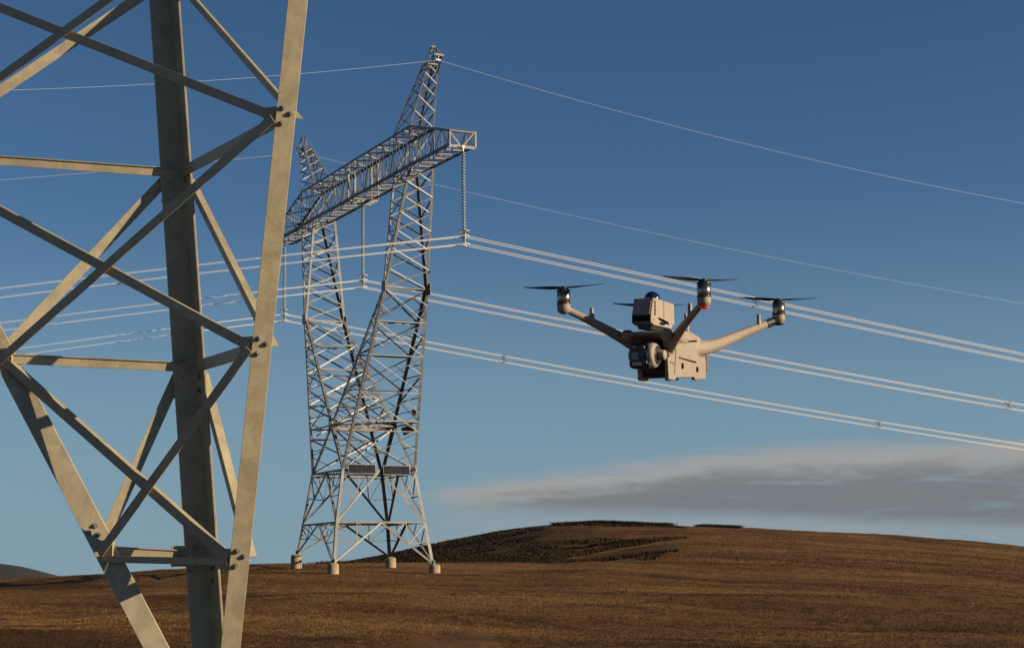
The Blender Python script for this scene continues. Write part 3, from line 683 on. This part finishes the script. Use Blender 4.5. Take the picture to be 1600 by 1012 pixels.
# main leg: open side to the camera
legend('c', 1188, topz_, -dlc, dcr, .162, .016, 'leg', .165, shift=dlc * .045)
legend('r', 1170, topz_, Vector((.955, .295, 0)), Vector((-.15, .98, 0)), .128, .011, 'leg', w2=.05, shift=Vector((-.062, 0, 0)))
legend('l', 1170, topz_, dlc, (dlr * -.15 + Vector((.28, 1, 0))), .150, .012, 'leg', .10, shift=-dlc * .06)
def nb(a, b, nrm, w, flip=1, off=0., t=.008, w2=None, name='brace', sx=1):
    a = Vector(a) + nrm * off; b = Vector(b) + nrm * off; d = (b - a).normalized().cross(nrm).normalized()
    if d.z > 0: d = -d
    m = MB(NO); a = a - d * w * .5 * flip; b = b - d * w * .5 * flip
    m.angle(a, b, d * flip, -nrm * sx, w, t, w2); return m.build(name, M_near, near, bevel=.0015)
# crossed braces of the face towards the camera (l - r)
for i in range(3):
    nb(nL[i + 1], nR[i] - dlr * .085, n_lr, .062, 1, .012)
    nb(nL[i] - Zax * .02, nR[i + 1] - dlr * .08 - Zax * .02, n_lr, .062, 1, .032)
nb(nL[0] - Zax * .055, nR[0] - Zax * .02 - dlr * .08, n_lr, .045, 1, .02)
# side faces
for i in range(3):
    nb(nL[i], nC[i] - dlc * .02, n_lc, .068, 1, .012 if i else -.02, sx=-1, w2=.020)
    nb(nL[i] + Zax * (.045 if i < 2 else -.05), nC[i + 1] - Zax * (.03 if i < 2 else .10) - dlc * .07, n_lc, .078, 1, -.035)
    nb(nC[i] + dcr * .08, nR[i] - dcr * .14, n_cr, .085, 1, -.015)
    nb(nC[i + 1] + dcr * .08 - n_cr * .03 - Zax * .03, nR[i] - n_cr * .055 - dcr * .02 + Zax * .02, n_cr, .05, -1, 0, w2=.085)
nb(nL[3], nC[3], n_lc, .08, 1, -.02)
# gusset plates and bolts
def gusset(p, right, w_, h_, nrm):
    m = MB(NO); m.box(p, w_, h_, .006, (right, Zax, nrm)); m.build('gusset_plate', M_near, near, bevel=.002)
def bolts(pts, nrm, r=.0155):
    for p in pts:
        m = MB(NO); m.lathe(p, nrm, [(0, r * 1.25), (.003, r * 1.25), (.0032, r), (.011, r), (.0112, r * .5), (.018, r * .5)], 6, False)
        m.build('bolt', M_bolt, near)
fr = Vector((.955, .295, 0)); fn = Vector((.295, -.955, 0))
for i in range(3):
    gusset(nR[i] - dlr * .107 - n_lr * .004, dlr, .052, .066, n_lr); gusset(nL[i] + dlr * .03 - n_lr * .004, dlr, .055, .07, n_lr)
    if i == 0: gusset(nC[i] - dlc * .13 - n_lc * .004, dlc, .08, .07, n_lc)
    q = nR[i]
    ax = (LEG['r'][1] - LEG['r'][0]).normalized(); f0 = q + Vector((-.046, .004, 0)) + fn * .002
    bolts([f0 + fr * .025 + ax * .05, f0 + fr * .075 + ax * .015, f0 + fr * .025 - ax * .05], fn)
    ax = (LEG['l'][1] - LEG['l'][0]).normalized(); f0 = nL[i] - dlc * .06 + n_lc * .002
    bolts([f0 + dlc * .09 + ax * .12, f0 + dlc * .10 + ax * .19, f0 + dlc * .04 + ax * .14], n_lc)
    cc = nC[i]; cin = n_lc
    bolts([cc - dlc * .05 + n_lc * .016 + Zax * a for a in (-.17, -.08, .06)] + [cc - dlc * .09 + n_lc * .016 + Zax * a for a in (-.21, -.10)], n_lc)
    bolts([cc + dlc * .045 + dcr * .10 + n_cr * .016 + Zax * a for a in (-.17, -.08)], n_cr)
    bolts([cc - dlc * .15 + n_lc * .0, cc - dlc * .11 + n_lc * .0], n_lc)
# concrete pad in the ground, below the picture
m = MB((base.x, base.y, gz(base.x, base.y))); m.lathe((base.x, base.y, base.z - .5), (0, 0, 1), [(0, .4), (.48, .39), (.5, .37), (.502, .01)], 28)
tag(m.build('concrete_footing', M_conc), 'concrete footing carrying the nearby pylon leg at its foot', 'footing')

# ------------------------------------------------------------------ drone
DO = Vector((.6143, 6.359, .822)); dy, dp, dr = math.radians(26.96), math.radians(3.09), math.radians(2.23)
F0 = Vector((-math.sin(dy), -math.cos(dy), 0)); S0 = Vector((math.cos(dy), -math.sin(dy), 0))
F = F0 * math.cos(dp) - Zax * math.sin(dp); U2 = Zax * math.cos(dp) + F0 * math.sin(dp); S = S0 * math.cos(dr) - U2 * math.sin(dr); U = U2 * math.cos(dr) + S0 * math.sin(dr)
drone = empty('drone', DO, 'beige four-rotor camera drone with boxy top module, hovering in front of power lines', 'drone')
def D(f, s, u): return DO + F * f + S * s + U * u
def DD(f, s, u): return F * f + S * s + U * u
AX = (F, S, U)
def loft(mb, secs, n=28, p=3.2, smooth=True):
    """secs: (f, s0, u0, half width, half height[, power]); superellipse sections across the drone's length"""
    rings = []
    for q in secs:
        f, s0, u0, hw, hh = q[:5]; pw = q[5] if len(q) > 5 else p; r = []
        for k in range(n):
            t = 2 * PI * k / n; c_, s_ = math.cos(t), math.sin(t)
            r.append(D(f, s0 + hw * math.copysign(abs(c_) ** (2 / pw), c_), u0 + hh * math.copysign(abs(s_) ** (2 / pw), s_)))
        rings.append(r)
    vs = [v for r in rings for v in r]; fs = [(i * n + k, i * n + (k + 1) % n, (i + 1) * n + (k + 1) % n, (i + 1) * n + k) for i in range(len(rings) - 1) for k in range(n)]
    mb.add(vs, fs, smooth); mb.add(rings[0], [tuple(range(n))]); mb.add(rings[-1], [tuple(range(n))])
def profile(mb, pts, s0, s1):        # polygon in the f-u plane extruded across
    mb.prism([D(f, s0, u) for f, u in pts], [D(f, s1, u) for f, u in pts])
def weld(mb, name, material, parent, vox, it=2):
    o = mb.build(name, material, parent)
    r = o.modifiers.new('remesh', 'REMESH'); r.mode = 'VOXEL'; r.voxel_size = vox; r.use_smooth_shade = True
    s = o.modifiers.new('smooth', 'SMOOTH'); s.factor = .6; s.iterations = it
    return o
# hull with the four arms grown out of it, fused into one skin
hull = MB(DO)
side = [(.225, -.105), (.222, -.118), (.160, -.118), (.148, -.108), (-.035, -.098), (-.048, -.108), (-.150, -.102), (-.158, -.09), (-.166, -.045), (-.150, .0), (-.150, .03), (-.10, .058), (.0, .072), (.12, .070), (.235, .060), (.245, .03), (.232, -.03)]
profile(hull, side, .046, .062); profile(hull, side, -.062, -.046)
profile(hull, [(.16, -.095), (-.15, -.085), (-.155, .0), (-.13, .055), (.0, .07), (.2, .06), (.2, .02), (.14, -.03), (.12, -.095)], -.05, .05)
loft(hull, [(.305, 0, .047, .062, .004, 3), (.298, 0, .047, .074, .008, 3), (.27, 0, .047, .084, .012, 3), (.20, 0, .045, .086, .018, 3), (.12, 0, .043, .075, .026, 3), (.0, 0, .042, .062, .03, 3), (-.12, 0, .03, .052, .03, 3)])
for sg in (-1, 1):                   # rounded shoulder bosses at the brow
    hull.lathe(D(.280, sg * .076, .020), U, [(0, .006), (.005, .017), (.014, .023), (.030, .024), (.038, .020), (.041, .004)], 18)
MOT = {('front', 1): (.41, .2707), ('front', -1): (.41, -.2707), ('rear', 1): (-.419, .2707), ('rear', -1): (-.419, -.2707)}
arms = {}
for (fr_, sg), (mf, ms) in MOT.items():
    if fr_ == 'front': path = [(.19, sg * .045, .005), (.225, sg * .075, .018), (.26, sg * .11, .040), (.315, sg * .165, .078), (.37, sg * .228, .118), (.402, sg * .262, .138)]
    else: path = [(-.07, sg * .035, .012), (-.115, sg * .062, .018), (-.17, sg * .095, .030), (-.27, sg * .158, .072), (-.36, sg * .226, .114), (-.408, sg * .262, .136)]
    rad = [(.028, .036), (.022, .027), (.0165, .020), (.013, .0165), (.0105, .0135), (.010, .013)] if fr_ == 'front' else [(.030, .040), (.022, .031), (.016, .0255), (.0125, .020), (.0105, .0165), (.010, .015)]
    # denser path
    P = [Vector(q) for q in path]; PP = []; RR_ = []
    for i in range(len(P) - 1):
        for k in range(5):
            t = k / 5; p0 = P[max(i - 1, 0)]; p1 = P[i]; p2 = P[i + 1]; p3 = P[min(i + 2, len(P) - 1)]
            q = .5 * ((2 * p1) + (-p0 + p2) * t + (2 * p0 - 5 * p1 + 4 * p2 - p3) * t * t + (-p0 + 3 * p1 - 3 * p2 + p3) * t ** 3)
            PP.append(D(*q)); RR_.append(tuple(rad[i][j] + (rad[i + 1][j] - rad[i][j]) * t for j in (0, 1)))
    PP.append(D(*P[-1])); RR_.append(rad[-1])
    hull.tube(PP[:9], RR_[:9], 14, up=U)
    arms[(fr_, sg)] = (PP, RR_)
body = weld(hull, 'body', M_shell, drone, .0030, 4)
for sg in (-1, 1):
    m = MB(DO); m.lathe(D(.281, sg * .076, .054), U, [(0, .017), (.007, .017), (.010, .012), (.0105, .002)], 20); m.build('hinge_cap', M_black, body)
def slot(pts_fs, s, name='vent_slot', par=body, material=M_slot, depth=.002):
    m = MB(DO); m.prism([D(f, s - depth * 3, u) for f, u in pts_fs], [D(f, s + depth, u) for f, u in pts_fs]); m.build(name, material, par)
for k in range(4):
    a = .098 - k * .041; u0 = .0285 + (.098 - a) * .075; slot([(a, u0 - .003), (a, u0 + .003), (a - .034, u0 + .006), (a - .034, u0)], .0625)
slot([(.128, -.0300), (.122, -.0335), (-.050, -.0435), (-.055, -.0385)], .0625)
for f_, u_ in ((.088, -.061), (-.064, -.067)):
    m = MB(DO); m.lathe(D(f_, .058, u_), S, [(0, .0115), (.0055, .0115), (.006, .0095), (.0045, .009), (.0046, .001)], 18); m.build('mounting_hole', M_slot, body)
for f_, u_ in ((-.13, .006), (-.125, -.012), (.205, .002), (.19, -.006)):
    m = MB(DO); m.lathe(D(f_, .0605, u_), S, [(0, .004), (.003, .004), (.0032, .001)], 10); m.build('screw', M_slot, body)
for (fr_, sg), (mf, ms) in MOT.items():
    PP, RR_ = arms[(fr_, sg)]
    a = MB(DO); a.tube(PP[6:], RR_[6:], 16, up=U)
    a.lathe(D(mf, ms, .1205), U, [(0, .004), (.003, .014), (.009, .021), (.019, .0245), (.038, .0245)], 24)
    # antenna fin standing on the arm
    q = PP[17] if fr_ == 'front' else PP[19]
    fin = [q + DD(.012, 0, .0), q + DD(.009, 0, .050), q + DD(-.002, 0, .053), q + DD(-.016, 0, .0)]
    a.prism([v + S * -.006 for v in fin], [v + S * .006 for v in fin])
    arm = weld(a, 'arm', M_shell, drone, .0021, 3)
    if fr_ == 'rear':
        q_ = MB(DO); q_.tube(PP[-5:], [(x[0] + .0012, x[1] + .0012) for x in RR_[-5:]], 16, up=U); q_.build('arm_sleeve', M_black, arm)
    mt = MB(DO); mt.lathe(D(mf, ms, .160), U, [(0, .0225), (.002, .0245), (.046, .0245), (.0465, .022), (.048, .022), (.049, .012)], 28); mo = mt.build('motor', M_motor, drone)
    k_ = MB(DO); k_.lathe(D(mf, ms, .1575), U, [(0, .0248), (.0005, .0255), (.005, .0255), (.0055, .0248)], 28); k_.build('motor_seal', M_black, mo)
    k_ = MB(DO); k_.lathe(D(mf, ms, .2065), U, [(0, .0246), (.003, .0246), (.005, .019), (.009, .016), (.011, .007)], 24); k_.build('motor_cap', M_black, mo)
    # two-blade propeller
    ang0 = {('front', -1): 2.72, ('front', 1): 0.38, ('rear', 1): .12, ('rear', -1): .18}[(fr_, sg)]
    h = MB(DO); h.lathe(D(mf, ms, .2145), U, [(0, .012), (.006, .012), (.009, .004)], 16)
    # blade angle given in the horizontal picture plane: 0 points to the right
    Rr = Vector((1, 0, 0)); Rr = (Rr - U * Rr.dot(U)).normalized(); Rf = U.cross(Rr)
    for b_ in (0, 1):
        an = ang0 + b_ * PI; d = Rr * math.cos(an) + Rf * math.sin(an); e_ = U.cross(d)
        secs = [(.010, .007, .5), (.03, .011, .45), (.06, .015, .33), (.095, .0135, .24), (.125, .011, .18), (.150, .008, .14), (.158, .003, .1)]
        rings = []
        for r_, c_, tw in secs:
            cc = D(mf, ms, .2185) + d * r_ + U * (.01 * (r_ / .185) ** 2); ch = e_ * math.cos(tw) + U * math.sin(tw); nn = d.cross(ch)
            rings.append([cc - ch * c_ + nn * 0, cc - ch * c_ * .3 + nn * .0016, cc + ch * c_ * .5 + nn * .0014, cc + ch * c_, cc + ch * c_ * .5 - nn * .0006, cc - ch * c_ * .3 - nn * .0006])
        vs = [v for r in rings for v in r]; fs = [(i * 6 + k, i * 6 + (k + 1) % 6, (i + 1) * 6 + (k + 1) % 6, (i + 1) * 6 + k) for i in range(len(rings) - 1) for k in range(6)]
        h.add(vs, fs, True); h.add(rings[0], [(0, 1, 2, 3, 4, 5)]); h.add(rings[-1], [(0, 1, 2, 3, 4, 5)])
    h.build('propeller', M_prop, drone)
    if (fr_, sg) == ('front', 1):
        l_ = MB(DO); l_.lathe(D(mf, ms, .1155), U, [(0, .004), (.002, .012), (.007, .0185), (.0085, .016)], 20); l_.build('navigation_light', M_led, arm)
    elif (fr_, sg) == ('rear', 1):
        l_ = MB(DO); l_.lathe(D(mf - -.004, ms, .1165), U, [(0, .01), (.003, .020), (.009, .0225), (.011, .018)], 20); l_.build('arm_end_cover', M_black, arm)
for pts_ in ([(.150, .052), (.1485, .052), (.1685, -.095), (.170, -.095)], [(-.100, .045), (-.1015, .045), (-.1015, .0), (-.100, .0)], [(.215, -.052), (.215, -.0535), (.17, -.0565), (.17, -.055)]):
    slot(pts_, .0617, 'panel_seam')
# rear mast and side connector
m = MB(DO); m.tube([D(-.115, .0, .05), D(-.125, .0, .10), D(-.13, .0, .135)], [(.020, .012), (.014, .009), (.008, .006)], 12); m.tube([D(-.20, -.03, .05), D(-.215, -.04, .16)], [(.012, .01), (.006, .006)], 10); m.build('antenna_mast', M_shell, drone)
m = MB(DO); m.box(D(-.172, .052, -.042), .012, .013, .024, AX); m.box(D(-.172, .052, -.070), .006, .006, .009, AX); m.box(D(-.165, .052, -.014), .006, .012, .006, AX); m.build('rear_connector', M_lensring, drone, bevel=.003)
# battery bay seam and skid under the hull front
m = MB(DO); m.tube([D(.190, -.0458, -.086), D(.190, .0458, -.086)], .021, 24); m.build('cross_tube', M_black, drone)
m = MB(DO); m.box(D(.196, 0, -.012), .022, .0455, .048, AX); m.build('front_bulkhead', M_black, drone, bevel=.003)
# gimbal camera
GC = (.325, .004, -.034)
m = MB(DO)
m.box(D(GC[0] - .004, GC[1] - .003, GC[2]), .036, .043, .047, AX); cam_body = m.build('gimbal_camera', M_black, drone, bevel=.015)
m = MB(DO); m.lathe(D(GC[0] - .012, GC[1] + .018, GC[2] + .002), S, [(0, .040), (.002, .046), (.014, .0475), (.022, .046), (.029, .040), (.031, .030), (.0312, .014)], 32); m.build('camera_shell', M_shell, cam_body)
m = MB(DO); m.lathe(D(GC[0] - .018, GC[1] + .048, GC[2] + .002), S, [(0, .034), (.0028, .034), (.0035, .030), (.004, .010)], 28); m.build('shell_recess', M_black, cam_body)
m = MB(DO); m.lathe(D(GC[0] - .022, GC[1] + .050, GC[2] + .002), S, [(0, .0185), (.024, .0185), (.027, .016), (.028, .004)], 24); m.build('tilt_motor', M_shell, cam_body)
m = MB(DO); m.lathe(D(GC[0] - .010, GC[1] - .038, GC[2] + .002), -S, [(0, .022), (.012, .022), (.017, .019), (.018, .008)], 24); m.build('side_motor', M_black, cam_body)
m = MB(DO); m.tube([D(GC[0] - .02, GC[1] + .064, GC[2] + .005), D(GC[0] - .07, GC[1] + .060, GC[2] + .005), D(GC[0] - .105, GC[1] + .03, GC[2] + .04), D(GC[0] - .10, GC[1], GC[2] + .06)], [.010, .013, .014, .014], 12); m.build('gimbal_bracket', M_black, cam_body)
ff = GC[0] + .0325
def lensat(s, u, r, name='lens', glass=M_lens):
    m = MB(DO); m.lathe(D(ff - .002, GC[1] + s, GC[2] + u), F, [(0, r * 1.25), (.006, r * 1.2), (.0065, r), (.004, r * .9), (.0041, .001)], 24); lo = m.build(name, M_lensring, cam_body)
    m = MB(DO); m.lathe(D(ff + .0025, GC[1] + s, GC[2] + u), F, [(0, r * .88), (.0022, r * .6), (.003, .0008)], 20); m.build('glass', glass, lo)
lensat(.018, .0, .0115); lensat(-.020, .026, .0085); lensat(.012, .027, .0065); lensat(.022, -.026, .0055)
m = MB(DO); m.box(D(ff + .002, GC[1] - .016, GC[2] - .002), .003, .0145, .0165, AX); fo = m.build('window_frame', M_lensring, cam_body, bevel=.002)
m = MB(DO); m.box(D(ff + .005, GC[1] - .016, GC[2] - .002), .0012, .0115, .0135, AX); m.build('glass', M_lens, fo, bevel=.001)
m = MB(DO); m.box(D(ff + .001, GC[1] - .010, GC[2] - .031), .004, .018, .0065, AX); m.build('pale_window', mat('pale_window', (.42, .42, .43), .35), cam_body, bevel=.003)
m = MB(DO); m.lathe(D(ff + .004, GC[1] - .020, GC[2] + .028), F, [(0, .004), (.002, .003), (.003, .0005)], 12); m.build('pale_sensor', M_fit, cam_body)
# module on top
pf0, pf1, pu0, pu1, ph = .100, .318, .082, .176, .037
m = MB(DO)
sidep = [(pf1 + .012, pu0 + .004), (pf1 + .010, pu0 + .030), (pf1 - .012, pu1), (pf0 + .004, pu1 - .008), (pf0, pu0 + .014), (pf0 + .03, pu0 - .006), (pf1 - .02, pu0 - .004)]
m.prism([D(f, -ph, u) for f, u in sidep], [D(f, ph, u) for f, u in sidep]); module = m.build('top_module', M_shell2, drone, bevel=.004)
m = MB(DO); m.prism([D(pf1 + .0125, q, pu0 + .032) for q in (-ph + .004, ph - .004)] + [D(pf1 - .006, q, pu1 - .008) for q in (ph - .004, -ph + .004)], [D(pf1 + .0155, q, pu0 + .032) for q in (-ph + .004, ph - .004)] + [D(pf1 - .003, q, pu1 - .008) for q in (ph - .004, -ph + .004)])
m.build('front_plate', M_shell2, module, bevel=.001)
for k in range(9):
    q = -ph + .006 + k * (2 * ph - .012) / 8; m = MB(DO); m.box(D(pf1 + .0125, q, pu0 + .018), .0018, .0025, .0105, AX); m.build('vent_slot', M_slot, module)
for k in range(4):
    u1 = .1655 - k * .0135; u2 = u1 - .0115; q_ = ((.295, u1), (.2865, u1), (.2870, u2), (.2955, u2))
    m = MB(DO); m.prism([D(f, ph - .002, u) for f, u in q_], [D(f, ph + .0016, u) for f, u in q_]); m.build('vent_slot', M_slot, module)
for P_ in (((.262, .102), (.252, .108), (.165, .098), (.155, .088), (.20, .090)), ((.255, .084), (.235, .093), (.19, .088), (.21, .082))):
    m = MB(DO); m.prism([D(f, ph - .002, u) for f, u in P_], [D(f, ph + .0016, u) for f, u in P_]); m.build('recess', M_slot, module)
for f_, u_ in ((.205, .160), (.207, .118), (.31, .095), (.117, .088), (.300, .168)):
    m = MB(DO); m.lathe(D(f_, ph - .001, u_), S, [(0, .003), (.002, .003), (.0022, .001)], 8); m.build('screw', M_slot, module)
for q, u_ in ((-.031, .170), (.031, .170), (-.031, .112), (.031, .112)):
    m = MB(DO); m.lathe(D(pf1 + .0115 - (u_ - .112) * .33, q, u_), F, [(0, .003), (.006, .003), (.0062, .001)], 8); m.build('screw', M_slot, module)
m = MB(DO); m.box(D(.205, ph + .0003, .130), .0008, .0006, .044, AX); m.build('seam', M_lensring, module)
m = MB(DO); m.lathe(D(.225, 0, pu1 - .002), U, [(0, .030), (.006, .030), (.014, .0285), (.022, .024), (.028, .0175), (.032, .010), (.034, .001)], 32); m.build('dome', M_dome, module)
m = MB(DO); m.prism([D(f, -.024, .064) for f in (.30, .12)] + [D(f, .024, .064) for f in (.12, .30)], [D(f, -.03, .084) for f in (.30, .12)] + [D(f, .03, .084) for f in (.12, .30)]); m.build('module_mount', M_black, drone)
